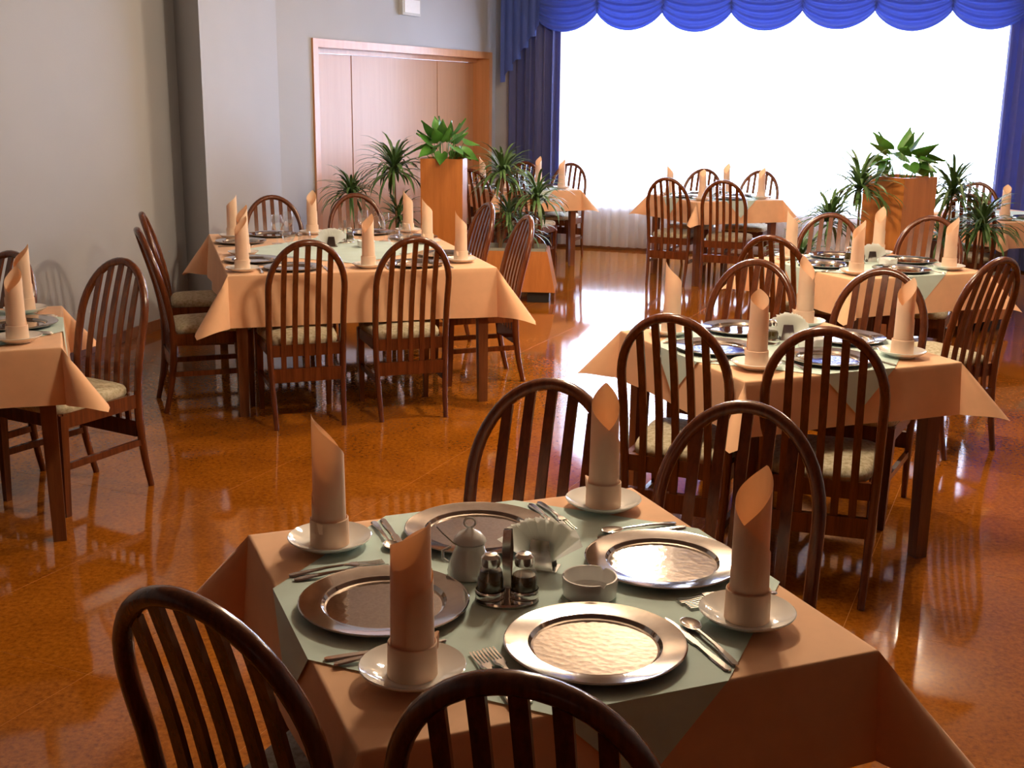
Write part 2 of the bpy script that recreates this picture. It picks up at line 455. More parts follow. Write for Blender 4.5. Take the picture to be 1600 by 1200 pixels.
# grey box high on the door wall
t = thing('wall_box', 'small light grey box mounted on the wall above the wooden door', 'wall unit', dp(-1.95, 0, 2.47), 0)
mb = MB(); q = lambda n, a, z0, z1: None
ax = Vector((DD.x, DD.y, 0))
def dloc(mb, t0, t1, n0, n1, z0, z1):
    f = lambda t_, n_, z_: tuple(DD * t_ + DN * n_ + Vector((0, 0, z_)))
    return mb.hexa([f(t0, n1, z0), f(t1, n1, z0), f(t1, n0, z0), f(t0, n0, z0), f(t0, n1, z1), f(t1, n1, z1), f(t1, n0, z1), f(t0, n0, z1)])
dloc(mb, -0.17, 0.17, 0.002, 0.05, -0.085, 0.085).build('housing', 'box', t, smooth=False)
dloc(MB(), -0.145, 0.145, 0.05, 0.058, -0.06, 0.06).build('front_cover', 'white_frame', t, smooth=False)

# ------------------------------------------------------------------ curtains
def pleated(t0, t1, n0, z0, z1, folds, amp, seed, nu=None, nv=14, hem=None, flare=0.0):
    rnd = random.Random(seed); ph = [rnd.uniform(0, 6.28) for _ in range(4)]
    nu = nu or folds * 8 + 1
    def fn(u, v):
        t_ = t0 + (t1 - t0) * u
        zb = hem(u) if hem else z0
        z = z1 + (zb - z1) * v
        k = 2 * pi * folds * u
        d = amp * (0.75 + 0.25 * sin(k * 0.31 + ph[0])) * (sin(k + 0.5 * sin(k * 0.23 + ph[1])) + 0.25 * sin(2 * k + ph[2])) * (0.75 + 0.35 * v)
        return wp(t_ + 0.3 * amp * cos(k + ph[3]) * v + flare * (u - .5) * v, n0 + d, z)
    return MB().grid(nu, nv, fn)
o = pleated(-0.72, 4.13, 0.09, 0.03, 2.70, 46, 0.022, 3).build('sheer_curtain', 'sheer')
tag(o, 'long white sheer voile curtain covering the whole bright window', 'curtain')
o = pleated(-1.20, -0.60, 0.17, 0.02, 2.74, 6, 0.045, 5).build('side_curtain', 'drape')
tag(o, 'dark blue floor-length drape hanging at the left end of the window', 'curtain', 'blue drapes')
o = pleated(3.88, 4.62, 0.17, 0.02, 2.74, 6, 0.045, 8).build('side_curtain', 'drape')
tag(o, 'dark blue floor-length drape hanging at the right end of the window', 'curtain', 'blue drapes')
val = thing('swag_valance', 'royal blue swagged valance with scalloped hem across the top of the window', 'valance', (0, 0, 0))
SW = 0.705
for i in range(7):
    t0 = -0.885 + i * SW
    def fn(u, v, t0=t0, i=i):
        e = (4 * u * (1 - u)) ** 0.72
        top = 2.80; j = 2.545 + (0.012 * sin(i * 2.1)); b = 0.232
        z = top - v * (top - j) - b * e * v ** 1.15
        pl_ = 0.020 * sin(2 * pi * 7 * v + 0.4 * sin(i)) * (0.25 + 0.75 * e)
        bulge = 0.055 * e * sin(pi * min(1, v * 0.62 + 0.12))
        return wp(t0 + u * (SW + 0.05) - 0.025, 0.255 + bulge + pl_, z)
    MB().grid(25, 53, fn).build('swag', 'blue', val, angle=80)
def jabot(ta, tb, za, zb, seed):
    rnd = random.Random(seed); folds = 5; n = folds * 8 + 1
    def fn(u, v):
        k = u * folds; fr = k - math.floor(k)
        tri = 2 * abs(fr - 0.5)
        zb_ = za + (zb - za) * u + 0.05 * (tri - 0.5)
        z = 2.80 + (zb_ - 2.80) * v
        return wp(ta + (tb - ta) * (u + 0.05 * sin(2 * pi * k)), 0.27 + 0.045 * tri, z)
    return MB().grid(n, 10, fn)
jabot(-1.235, -0.80, 1.76, 2.36, 1).build('tail', 'blue', val, angle=50)
jabot(4.68, 4.22, 1.76, 2.36, 2).build('tail', 'blue', val, angle=50)
mb = MB(); wbox(mb, -1.24, 4.70, 0.06, 0.25, 2.80, 2.835); mb.build('pelmet_board', 'white_frame', val, smooth=False)

# ------------------------------------------------------------------ chair
YB = [(0.0, -0.258), (0.14, -0.226), (0.30, -0.205), (0.45, -0.205), (0.60, -0.226), (0.75, -0.264), (0.90, -0.312), (0.97, -0.338)]
XB = [(0.0, 0.172), (0.27, 0.182), (0.45, 0.187), (0.72, 0.190)]
AZ, AW, AHH = 0.715, 0.190, 0.240
def make_chair_meshes():
    D = {}
    # rear legs (foot to seat), round-cornered bars
    for sgn, nm in ((-1, 'rl'), (1, 'rr')):
        pts = [(sgn * lerp_tab(XB, z), lerp_tab(YB, z), z) for z in (0, 0.07, 0.14, 0.22, 0.30, 0.37, 0.44)]
        D[nm] = MB().tube(pts, [(0.0125 + 0.004 * min(1, p[2] / 0.3), 0.0135 + 0.006 * min(1, p[2] / 0.3)) for p in pts], 8).mesh('leg', 'chair_wood', angle=50)
    for sgn, nm in ((-1, 'fl'), (1, 'fr')):
        D[nm] = MB().taper((sgn * 0.182, 0.196, 0), 0.0125, 0.0125, (sgn * 0.185, 0.188, 0.42), 0.018, 0.018).mesh('leg', 'chair_wood', False)
    pts = [(-lerp_tab(XB, z), z) for z in (0.40, 0.48, 0.56, 0.64)]
    for k in range(25):
        a = pi - pi * k / 24
        pts.append((AW * cos(a), AZ + AHH * sin(a)))
    pts += [(lerp_tab(XB, z), z) for z in (0.64, 0.56, 0.48, 0.40)]
    D['hoop'] = MB().tube([(x, lerp_tab(YB, z), z) for x, z in pts], (0.0165, 0.0175), 12).mesh('back_frame', 'chair_wood', angle=60)
    D['slats'] = []
    for i in range(5):
        x = (i - 2) * 0.0590
        zt = AZ + AHH * sqrt(1 - (x / AW) ** 2) - 0.008
        zs = [0.29 + (zt - 0.29) * k / 8 for k in range(9)]
        D['slats'].append(MB().sweep_rect([(x * (1 - 0.06 * (z - .29)), lerp_tab(YB, z), z) for z in zs], (1, 0, 0), 0.0130, 0.0055).mesh('slat', 'chair_wood', angle=40))
    D['rail'] = MB().box(-0.172, 0.172, -0.217, -0.193, 0.235, 0.305).mesh('back_rail', 'chair_wood', False)
    mb = MB()
    mb.hexa([(-0.19, 0.175, 0.365), (0.19, 0.175, 0.365), (0.19, 0.205, 0.365), (-0.19, 0.205, 0.365), (-0.19, 0.175, 0.425), (0.19, 0.175, 0.425), (0.19, 0.205, 0.425), (-0.19, 0.205, 0.425)])
    mb.box(-0.175, 0.175, -0.20, -0.175, 0.365, 0.425)
    for s_ in (-1, 1):
        q = [(s_ * 0.168, -0.19), (s_ * 0.19, -0.19), (s_ * 0.199, 0.19), (s_ * 0.177, 0.19)]
        if s_ < 0: q = q[::-1]
        mb.hexa([(a, b, 0.365) for a, b in q] + [(a, b, 0.425) for a, b in q])
    D['frame'] = mb.mesh('seat_frame', 'chair_wood', False)
    # cushion: rounded trapezoid, domed
    def fn(u, v):
        # u around, v radial rings over edge
        a = 2 * pi * u; ca, sa = cos(a), sin(a)
        e = 0.32
        x = math.copysign(abs(ca) ** e, ca); y = math.copysign(abs(sa) ** e, sa)
        prof = [(0.97, 0.420), (1.0, 0.430), (1.0, 0.446), (0.97, 0.458), (0.90, 0.466), (0.6, 0.474), (0.25, 0.478), (0.0, 0.479)]
        i = int(round(v * 7)); rr, z = prof[i]
        yy = 0.012 + 0.207 * y * rr
        wx = 0.187 + 0.022 * (yy / 0.22)
        return (x * rr * wx, yy, z)
    D['seat'] = MB().grid(41, 8, fn).mesh('seat', 'seat', angle=70)
    D['stretch'] = [MB().sweep_rect([(s_ * 0.179, -0.212, 0.21), (s_ * 0.184, 0.19, 0.205)], (0, 0, 1), 0.0135, 0.009).mesh('stretcher', 'chair_wood', False) for s_ in (-1, 1)]
    return D
CH = make_chair_meshes()
def chair(xy_top, rot_deg, label, group):
    """xy_top: plan position of the top of the hoop; the seat lies 0.335 m in front of it"""
    a = R(rot_deg); fx, fy = -sin(a), cos(a)
    t = thing('dining_chair', label, 'chair', (xy_top[0] + 0.335 * fx, xy_top[1] + 0.335 * fy, 0), a, group)
    link('seat', CH['seat'], t); link('seat_frame', CH['frame'], t)
    for k in ('fl', 'fr', 'rl', 'rr'): link('leg', CH[k], t)
    link('back_frame', CH['hoop'], t); link('back_rail', CH['rail'], t)
    for s_ in CH['slats']: link('slat', s_, t)
    for s_ in CH['stretch']: link('stretcher', s_, t)
    return t

# ------------------------------------------------------------------ tables, cloths
TOPZ = 0.755
def dining_table(cx, cy, rz, sx, sy, desc, group):
    t = thing('dining_table', 'wooden dining table with square legs, ' + desc, 'table', (cx, cy, 0), rz, group)
    mb = MB().box(-sx + .004, sx - .004, -sy + .004, sy - .004, 0.722, 0.750); mb.build('tabletop', 'table_wood', t, smooth=False)
    mb = MB(); i = 0.07
    mb.box(-sx + i, sx - i, -sy + i, -sy + i + .02, .65, .722); mb.box(-sx + i, sx - i, sy - i - .02, sy - i, .65, .722)
    mb.box(-sx + i, -sx + i + .02, -sy + i, sy - i, .65, .722); mb.box(sx - i - .02, sx - i, -sy + i, sy - i, .65, .722)
    mb.build('apron', 'table_wood', t, smooth=False)
    for a in (-1, 1):
        for b in (-1, 1):
            MB().taper((a * (sx - .06), b * (sy - .06), 0), .024, .024, (a * (sx - .065), b * (sy - .065), .722), .03, .03).build('leg', 'table_wood', t, smooth=False)
    return t

def drape_pt(u, v, sx, sy, seed=0, r=0.006, flare=5.0, tipang=43.0, wav=1.0):
    """map flat cloth coordinates (metres from the table centre) onto the draped surface"""
    p, q = abs(u) - sx, abs(v) - sy; su = 1 if u >= 0 else -1; sv = 1 if v >= 0 else -1
    if p <= 0 and q <= 0: return (u, v, TOPZ)
    if p > 0 and q > 0:
        rho = sqrt(p * p + q * q); al = math.atan2(q, p)
        k = 1 - abs(al - pi / 4) / (pi / 4)
        tau = R(flare) + (R(tipang) - R(flare)) * (1 - (1 - k) ** 1.5)
        az = pi / 4 + (pi / 4) * math.copysign(abs((al - pi / 4) / (pi / 4)) ** 0.7, al - pi / 4)
        d = (sin(tau) * cos(az), sin(tau) * sin(az), -cos(tau))
        return (su * (sx + d[0] * rho), sv * (sy + d[1] * rho), TOPZ + d[2] * rho)
    if p > 0: along, half, off, sgn = v, sy, p, su
    else: along, half, off, sgn = u, sx, q, sv
    e = abs(along) / half
    ph = seed * 1.7 + (0 if p > 0 else 2.3) + (0 if sgn > 0 else 1.1)
    tau = R(flare) * (0.3 + 0.7 * e ** 2) + wav * R(3.2) * sin(along * 11 + ph) * (1 - e ** 4)
    o_ = max(tau, R(0.8))
    a = 0.0 if off < r else 1.0
    h = (sx if p > 0 else sy) + 0.0015 + sin(o_) * off
    z = TOPZ - cos(o_) * off
    return (sgn * h, v, z) if p > 0 else (u, sgn * h, z)

def axis_samples(s, o, nin=16, nout=9):
    inner = [-s + 2 * s * k / nin for k in range(nin + 1)]
    out = [s + o * k / nout for k in range(1, nout + 1)]
    xs = [-x for x in reversed(out)] + inner + out
    xs += [-s - 0.005, s + 0.005, -s + 0.006, s - 0.006]
    return sorted(xs)
def tablecloth(cx, cy, rz, sx, sy, over, desc, group, seed=0, tip=43.0):
    us, vs_ = axis_samples(sx, over), axis_samples(sy, over)
    mb = MB(); nu = len(us)
    pts = [drape_pt(u, v, sx, sy, seed, tipang=tip) for v in vs_ for u in us]
    fs = []
    for j in range(len(vs_) - 1):
        for i in range(nu - 1):
            a, b, c, d = j * nu + i, j * nu + i + 1, (j + 1) * nu + i + 1, (j + 1) * nu + i
            um, vm = (us[i] + us[i + 1]) / 2, (vs_[j] + vs_[j + 1]) / 2
            if abs(um) > sx and abs(vm) > sy:
                fs += [(a, b, c), (a, c, d)] if um * vm > 0 else [(a, b, d), (b, c, d)]
            else: fs.append((a, b, c, d))
    o = mb.add(pts, fs).build('tablecloth', 'peach', None, (cx, cy, 0), rz, angle=75)
    return tag(o, 'peach tablecloth with pointed hanging corners ' + desc, 'tablecloth', group)
def overlay(cx, cy, rz, sx, sy, hd, desc, group, zoff=0.003):
    """mint cloth laid diamond-wise: |u|+|v| <= hd"""
    n = 40; mb = MB(); pts = []; fs = []
    ex, ey, st = sx + 0.006, sy + 0.006, hd / n
    kx, ky = min(n, round(ex / st)), min(n, round(ey / st))
    def ax(k, e, kk):
        if abs(k) <= kk: return e * k / kk if kk < n else hd * k / n
        return math.copysign(e + (abs(k) - kk) * st, k)
    for j in range(n + 1):
        for i in range(n + 1):
            u, v = ax(i - j, ex, kx), ax(i + j - n, ey, ky)
            z = TOPZ + zoff; p, q = abs(u) - ex, abs(v) - ey
            if p > 1e-6: u = math.copysign(ex + 0.06 * p, u); z -= p
            elif q > 1e-6: v = math.copysign(ey + 0.06 * q, v); z -= q
            pts.append((u, v, z))
    for j in range(n):
        for i in range(n):
            a, b, c, d = j * (n + 1) + i, j * (n + 1) + i + 1, (j + 1) * (n + 1) + i + 1, (j + 1) * (n + 1) + i
            if abs(i - j) > abs(i + j + 1 - n): fs += [(a, b, c), (a, c, d)]
            else: fs += [(a, b, d), (b, c, d)]
    o = mb.add(pts, fs).build('overlay_cloth', 'mint', None, (cx, cy, 0), rz, angle=75)
    return tag(o, 'mint green overlay cloth laid diamond-wise ' + desc, 'tablecloth', group)

# ------------------------------------------------------------------ tableware meshes
TW = {}
TW['plate'] = MB().lathe([(0.0, 0.0), (0.100, 0.0), (0.112, 0.003), (0.150, 0.0125), (0.1545, 0.0145), (0.1555, 0.0165), (0.1535, 0.0178), (0.150, 0.0168), (0.120, 0.0135), (0.114, 0.0125), (0.109, 0.0055), (0.105, 0.0042)], 64).mesh('rim', 'silver', angle=30)
TW['well'] = MB().lathe([(0.1055, 0.0043), (0.080, 0.0042), (0.0, 0.0042)], 48).mesh('well', 'silver_well', angle=30)
TW['saucer'] = MB().lathe([(0.0, 0.004), (0.040, 0.003), (0.043, 0.0), (0.047, 0.0), (0.050, 0.005), (0.072, 0.012), (0.0855, 0.022), (0.0865, 0.024), (0.085, 0.0252), (0.072, 0.0165), (0.052, 0.009), (0.046, 0.0075), (0.0, 0.0075)], 44).mesh('saucer', 'china', angle=40)

def napkin_mesh(mirror=1, tip=0.275, slope=0.165):
    mb = MB(); n = 80; nv = 10
    s0, s1 = -0.62, 1.22
    def fn(a, b):
        s = s0 + (s1 - s0) * a; th = mirror * 2 * pi * s
        r = 0.0318 + 0.0036 * s - 0.0006 * sin(3 * th)
        h = tip - slope * abs(s) * (1.0 if s > 0 else 1.15)
        z = h * b
        rr = r * (1 + 0.05 * (1 - b) - 0.02 * b)
        return (rr * cos(th), rr * sin(th), z)
    mb.grid(n, nv, fn)
    return mb.mesh('roll', 'napkin', angle=60)
def cuff_mesh():
    mb = MB()
    mb.lathe([(0.0404, 0.0), (0.0402, 0.020), (0.0394, 0.055), (0.0378, 0.0565), (0.0363, 0.053), (0.037, 0.0)], 40)
    # little folded ear where the cuff is tucked in
    mb.hexa([(0.034, -0.012, 0.030), (0.046, -0.006, 0.034), (0.045, 0.004, 0.034), (0.034, 0.012, 0.030), (0.034, -0.012, 0.052), (0.050, -0.003, 0.060), (0.049, 0.001, 0.060), (0.034, 0.012, 0.050)])
    return mb.mesh('cuff', 'napkin', angle=45)
TW['nap'] = {1: napkin_mesh(1, 0.28, 0.18), -1: napkin_mesh(-1, 0.27, 0.17), -2: napkin_mesh(-1, 0.262, 0.10), 2: napkin_mesh(1, 0.265, 0.12)}
TW['cuff'] = cuff_mesh()

def cut_profile(prof, zf, mat, name, extra=None):
    """flat cutlery: prof = [(y, halfwidth)], zf(y) height"""
    mb = MB(); vs = []; fs = []; n = len(prof)
    for y, h in prof:
        z = zf(y)
        vs += [(-h, y, z), (h, y, z), (h * .7, y, z + .0028), (-h * .7, y, z + .0028)]
    for i in range(n - 1):
        for k in range(4):
            k2 = (k + 1) % 4
            fs.append((i * 4 + k, i * 4 + k2, (i + 1) * 4 + k2, (i + 1) * 4 + k))
    fs += [(3, 2, 1, 0), tuple(4 * (n - 1) + k for k in range(4))]
    mb.add(vs, fs)
    if extra: extra(mb)
    return mb.mesh(name, mat, angle=40)
def arch(y): return 0.001 + 0.006 * max(0, sin(pi * (y + 0.095) / 0.19))
def tines(mb):
    for k in range(4):
        x = (k - 1.5) * 0.0062
        mb.sweep_rect([(x * .92, 0.040, 0.0055), (x, 0.055, 0.0045), (x, 0.075, 0.003), (x, 0.095, 0.0035)], (1, 0, 0), 0.0016, 0.0011)
TW['fork'] = cut_profile([(-0.095, .004), (-0.088, .008), (-0.07, .008), (-0.02, .004), (0.012, .003), (0.024, .006), (0.032, .0108), (0.043, .0108)], arch, 'steel', 'fork', tines)
TW['knife'] = cut_profile([(-0.105, .003), (-0.10, .0075), (-0.06, .0078), (-0.015, .0055), (-0.005, .006), (0.0, .0085), (0.05, .0095), (0.085, .008), (0.105, .002)], lambda y: 0.001, 'steel', 'knife')
def bowl(mb):
    mb.lathe([(0.0, 0.0005), (0.008, 0.0015), (0.014, 0.004), (0.0175, 0.0085), (0.0165, 0.0088), (0.013, 0.005), (0.0, 0.002)], 20)
    k = len(mb.v) - 7 * 20
    for i in range(k, len(mb.v)):
        x, y, z = mb.v[i]; mb.v[i] = (x, y * 1.5 + 0.066, z)
TW['spoon'] = cut_profile([(-0.09, .003), (-0.085, .0075), (-0.065, .0075), (-0.02, .004), (0.03, .003), (0.043, .0042)], arch, 'steel', 'spoon', bowl)
TW['glass'] = MB().lathe([(0.0, 0.0), (0.033, 0.0), (0.034, 0.002), (0.008, 0.006), (0.004, 0.014), (0.004, 0.070), (0.007, 0.078), (0.024, 0.092), (0.035, 0.115), (0.036, 0.135), (0.030, 0.175), (0.0292, 0.175), (0.0350, 0.135), (0.034, 0.115), (0.023, 0.0935), (0.0, 0.080)], 28).mesh('wine_glass', 'glass', angle=50)

def tp(T, u, v):
    c, s_ = cos(T['rz']), sin(T['rz'])
    return (T['c'][0] + c * u - s_ * v, T['c'][1] + s_ * u + c * v)
def put(name, me, T, u, v, z, ang, label, cat, group):
    x, y = tp(T, u, v)
    o = link(name, me, None, (x, y, z), T['rz'] + ang)
    return tag(o, label, cat, group)

ZT = TOPZ + 0.0033          # surface of the overlay cloth
def zsurf(T, u, v):
    return ZT if abs(u) + abs(v) < T['hd'] + 0.03 else TOPZ + 0.0003
def napkin_on_saucer(T, u, v, turn, kind, where, saucer=True):
    z = zsurf(T, u, v); x, y = tp(T, u, v)
    if saucer:
        s_ = link('saucer', TW['saucer'], None, (x, y, z), 0)
        tag(s_, 'white saucer under the napkin ' + where, 'saucer', 'bread saucers'); z += 0.0078
    t = thing('rolled_napkin', 'upright rolled peach napkin ' + where, 'napkin', (x, y, z), turn, 'rolled napkins')
    link('roll', TW['nap'][kind], t); link('cuff', TW['cuff'], t, None, 1.0)
    return t
def charger(T, u, v, where):
    x, y = tp(T, u, v)
    t = thing('charger_plate', 'round silver charger plate ' + where, 'plate', (x, y, ZT if T['hd'] > 0.4 else TOPZ + 0.0003), T['rz'], 'silver charger plates')
    link('rim', TW['plate'], t); link('well', TW['well'], t)
def cutlery(T, ang, shift, dist, where, full=True):
    """cutlery of one cover; ang turns the cover round the table, shift moves it along its edge"""
    c, s_ = cos(ang), sin(ang)
    def P(x, y): return (c * (x + shift) - s_ * y, s_ * (x + shift) + c * y)
    rows = [('fork', -0.172, -0.32, 'inner fork'), ('fork', -0.198, -0.325, 'outer fork'), ('knife', 0.170, -0.33, 'knife'), ('spoon', 0.193, -0.335, 'spoon')]
    if not full: rows = [rows[0], rows[2]]
    for kind, x, y, nm in rows:
        u, v = P(x, y + 0.285 - dist)
        nm2 = nm if full else kind
        put(kind, TW[kind], T, u, v, zsurf(T, u, v) + 0.0004, ang + random.uniform(-.03, .03), 'steel %s %s the plate %s' % (nm2, 'left of' if kind == 'fork' else 'right of', where), kind, 'cutlery')

# ------------------------------------------------------------------ the tables of the photograph
def TB(cx, cy, rot, sx, sy, over, hd): return dict(c=(cx, cy), rz=R(rot), sx=sx, sy=sy, over=over, hd=hd)
T1 = TB(0.0385, 2.10, 22.0, 0.455, 0.455, 0.20, 0.61)
T2 = TB(1.02, 4.38, 22.0, 0.452, 0.452, 0.19, 0.61)
T3 = TB(-1.04, 7.03, 17.0, 0.71, 0.925, 0.268, 0.64)
T4 = TB(-2.218, 4.454, 20.4, 0.452, 0.452, 0.21, 0.61)
T5 = TB(0.07, 12.0, 22.0, 0.452, 0.452, 0.20, 0.61)
T6 = TB(1.865, 11.12, 22.0, 0.452, 0.452, 0.20, 0.61)
T7 = TB(2.0, 6.65, 22.0, 0.452, 0.452, 0.20, 0.61)
T8 = TB(4.0, 9.66, 22.0, 0.452, 0.452, 0.20, 0.61)
NAMES = [(T1, 'nearest table', 'in the foreground'), (T2, 'right middle table', 'right of centre'), (T3, 'large left table', 'the large one left of centre'),
         (T4, 'left edge table', 'cut by the left picture edge'), (T5, 'far left table', 'far back beside the blue drape'),
         (T6, 'window table', 'directly before the bright window'), (T7, 'right planter table', 'in front of the right planter'),
         (T8, 'far right table', 'cut by the right picture edge')]
for i, (T, nm, desc) in enumerate(NAMES):
    T['nm'] = nm
    dining_table(*T['c'], T['rz'], T['sx'], T['sy'], desc, 'dining tables')
    tablecloth(*T['c'], T['rz'], T['sx'], T['sy'], T['over'], 'on the ' + nm, 'peach tablecloths', i, 43 if i != 2 else 40)
    overlay(*T['c'], T['rz'], T['sx'], T['sy'], T['hd'], 'on the ' + nm, 'mint overlay cloths')

# chairs: plan position of hoop top, turn
def chairs4(T, offs, rots, labels, group='spindle-back dining chairs'):
    for o_, r_, l_ in zip(offs, rots, labels):
        if o_ is None: continue
        chair((T['c'][0] + o_[0], T['c'][1] + o_[1]), r_, 'dark wooden hoop-back chair ' + l_, group)
F1, F2, B1, B2 = (-0.5, -0.56), (-0.05, -0.77), (0.05, 0.79), (0.53, 0.64)
chairs4(T1, [(-0.520, -0.520), (-0.028, -0.760), (0.068, 0.812), (0.525, 0.61)], [-29, -14, 159, 158],
        ['at the bottom left, nearest table', 'at the bottom centre, nearest table', 'behind the nearest table, left of its back napkin', 'behind the nearest table, close to its right napkin'])
chairs4(T2, [(-0.498, -0.535), (-0.026, -0.728), (0.07, 0.85), (0.565, 0.61)], [-24, -17, 152, 150],
        ['backing the camera, left of two at the right middle table', 'backing the camera, right of two at the right middle table',
         'facing the camera, left of two behind the right middle table', 'facing the camera, right of two behind the right middle table'])
chairs4(T4, [None, None, (0.0, 0.75), (0.548, 0.567)], [0, 0, 152, 150],
        ['', '', 'at the left picture edge behind the tall open napkin', 'standing alone right of the left edge table'])
chairs4(T5, [F1, F2, B1, B2], [-24, -24, 156, 156],
        ['beside the left planter pillar at the far table', 'at the far left table, partly behind the right-hand dracaenas', 'against the blue drape at the far left table', 'silhouetted against the window at the far left table'])
chairs4(T6, [(-0.524, -0.58), (-0.065, -0.83), (0.03, 0.81), (0.565, 0.65)], [-24, -20, 156, 152],
        ['backing the camera, left of two at the window table', 'backing the camera, right of two at the window table',
         'beyond the window table, left of two against the light', 'beyond the window table, right of two against the light'])
chairs4(T7, [(-0.66, -0.48), None, (-0.01, 0.79), (0.585, 0.675)], [-30, 0, 158, 152],
        ['at the left corner of the right planter table', '', 'behind the right planter table, left of two', 'behind the right planter table, right of two'])
chair((2.25, 5.40), 30, 'dark wooden hoop-back chair turned sideways at the right picture edge', 'spindle-back dining chairs')
chairs4(T8, [(-0.52, -0.55), None, (0.05, 0.80), None], [-28, 0, 156, 0],
        ['of the far right table, half hidden by dracaena leaves', '', 'of the far right table, against the window light', ''])
def t3(u, v): return tp(T3, u, v)
r3 = 17
for (u, v, rr, l_) in [(-0.34, -1.26, r3 + 3, 'backing the camera, left of two at the large left table'), (0.20, -1.235, r3 + 2, 'backing the camera, right of two at the large left table'),
                       (-1.14, -0.55, r3 - 90 + 6, 'at the left side of the large table, nearer of two'), (-1.12, 0.28, r3 - 90 - 2, 'at the left side of the large table, farther of two'),
                       (1.085, -0.31, r3 + 90, 'seen edge-on right of the large table, nearer of two'), (1.085, 0.55, r3 + 90 + 4, 'seen edge-on right of the large table, farther of two'),
                       (-0.26, 1.33, r3 + 180, 'behind the large left table, left of two against the grey wall'), (0.33, 1.40, r3 + 178, 'behind the large left table, right of two against the wooden door')]:
    chair(t3(u, v), rr, 'dark wooden hoop-back chair ' + l_, 'spindle-back dining chairs')

# covers on the square tables (cover angle 0 = diner at -v side)
EDGE = {0: 'front', 1: 'right', 2: 'back', 3: 'left'}
def covers(T, turns, full, which=(0, 1, 2, 3), sauc=(-0.312, -0.302), kinds=(1, -1, 1, 2), plate=True, cut=True, dist=0.287):
    for k in which:
        ang = k * pi / 2; c, s_ = cos(ang), sin(ang)
        wh = 'at the %s side of the %s' % (EDGE[k], T['nm'])
        if plate: charger(T, s_ * dist, -c * dist, wh)
        if cut: cutlery(T, ang, 0, dist, wh, full)
        su, sv = sauc if not isinstance(sauc, dict) else sauc[k]
        napkin_on_saucer(T, c * su - s_ * sv, s_ * su + c * sv, turns[k], kinds[k], wh)
covers(T1, {0: -0.35, 1: 0.7, 2: 1.55, 3: 3.3}, True, sauc={0: (-0.318, -0.274), 1: (-0.283, -0.302), 2: (-0.328, -0.351), 3: (-0.333, -0.309)}, kinds=(-2, 1, 1, 1))
covers(T2, {0: 1.5, 1: 0.6, 2: 2.0, 3: 3.2}, False, kinds=(2, 1, 1, 1))
covers(T7, {0: 0.2, 1: 0.2, 2: 0.9, 3: 2.9}, False, kinds=(1, 1, 1, 1))
covers(T4, {1: 1.5, 2: 0.6}, True, which=(1, 2), kinds=(1, -1, 1, 1))
covers(T5, {0: 1.2, 1: 0.6, 2: 0.9, 3: 2.9}, False, kinds=(2, 1, 1, 1), cut=False)
covers(T6, {0: 1.2, 1: 0.6, 2: 0.9, 3: 2.9}, False, kinds=(2, 1, 1, 1), cut=False)
covers(T8, {0: 1.2, 3: 0.4}, False, which=(0, 3), kinds=(2, 1, 1, 1), cut=False)
# the large table: eight covers
E8 = [(0, -0.36, 'front side, left,'), (0, 0.30, 'front side, right,'), (1, -0.42, 'right side, near,'), (1, 0.42, 'right side, far,'),
      (2, -0.32, 'back side, right,'), (2, 0.32, 'back side, left,'), (3, -0.42, 'left side, far,'), (3, 0.42, 'left side, near,')]
tn8 = [0.7, 0.9, 3.2, 3.2, 3.2, 1.5, 0.1, 0.7]
for (k, sh, wh), tn in zip(E8, tn8):
    ang = k * pi / 2; c, s_ = cos(ang), sin(ang)
    ed = (T3['sy'] if k % 2 == 0 else T3['sx']) - 0.168
    wh = '%s of the large left table' % wh
    Tn = dict(T3); Tn['hd'] = 0.0
    charger(Tn, c * sh + s_ * ed, s_ * sh - c * ed, wh)
    cutlery(Tn, ang, sh, ed, wh, False)
    su, sv = sh - 0.265, -ed - 0.03
    napkin_on_saucer(Tn, c * su - s_ * sv, s_ * su + c * sv, tn, 1 if k != 3 else (-1 if sh < 0 else 1), wh)
    gu, gv = sh * 0.75, -ed + 0.21
    zz = zsurf(T3, c * gu - s_ * gv, s_ * gu + c * gv)
    put('wine_glass', TW['glass'], Tn, c * gu - s_ * gv, s_ * gu + c * gv, zz + 0.0005, 0, 'stemmed wine glass at the ' + wh, 'glass', 'wine glasses')

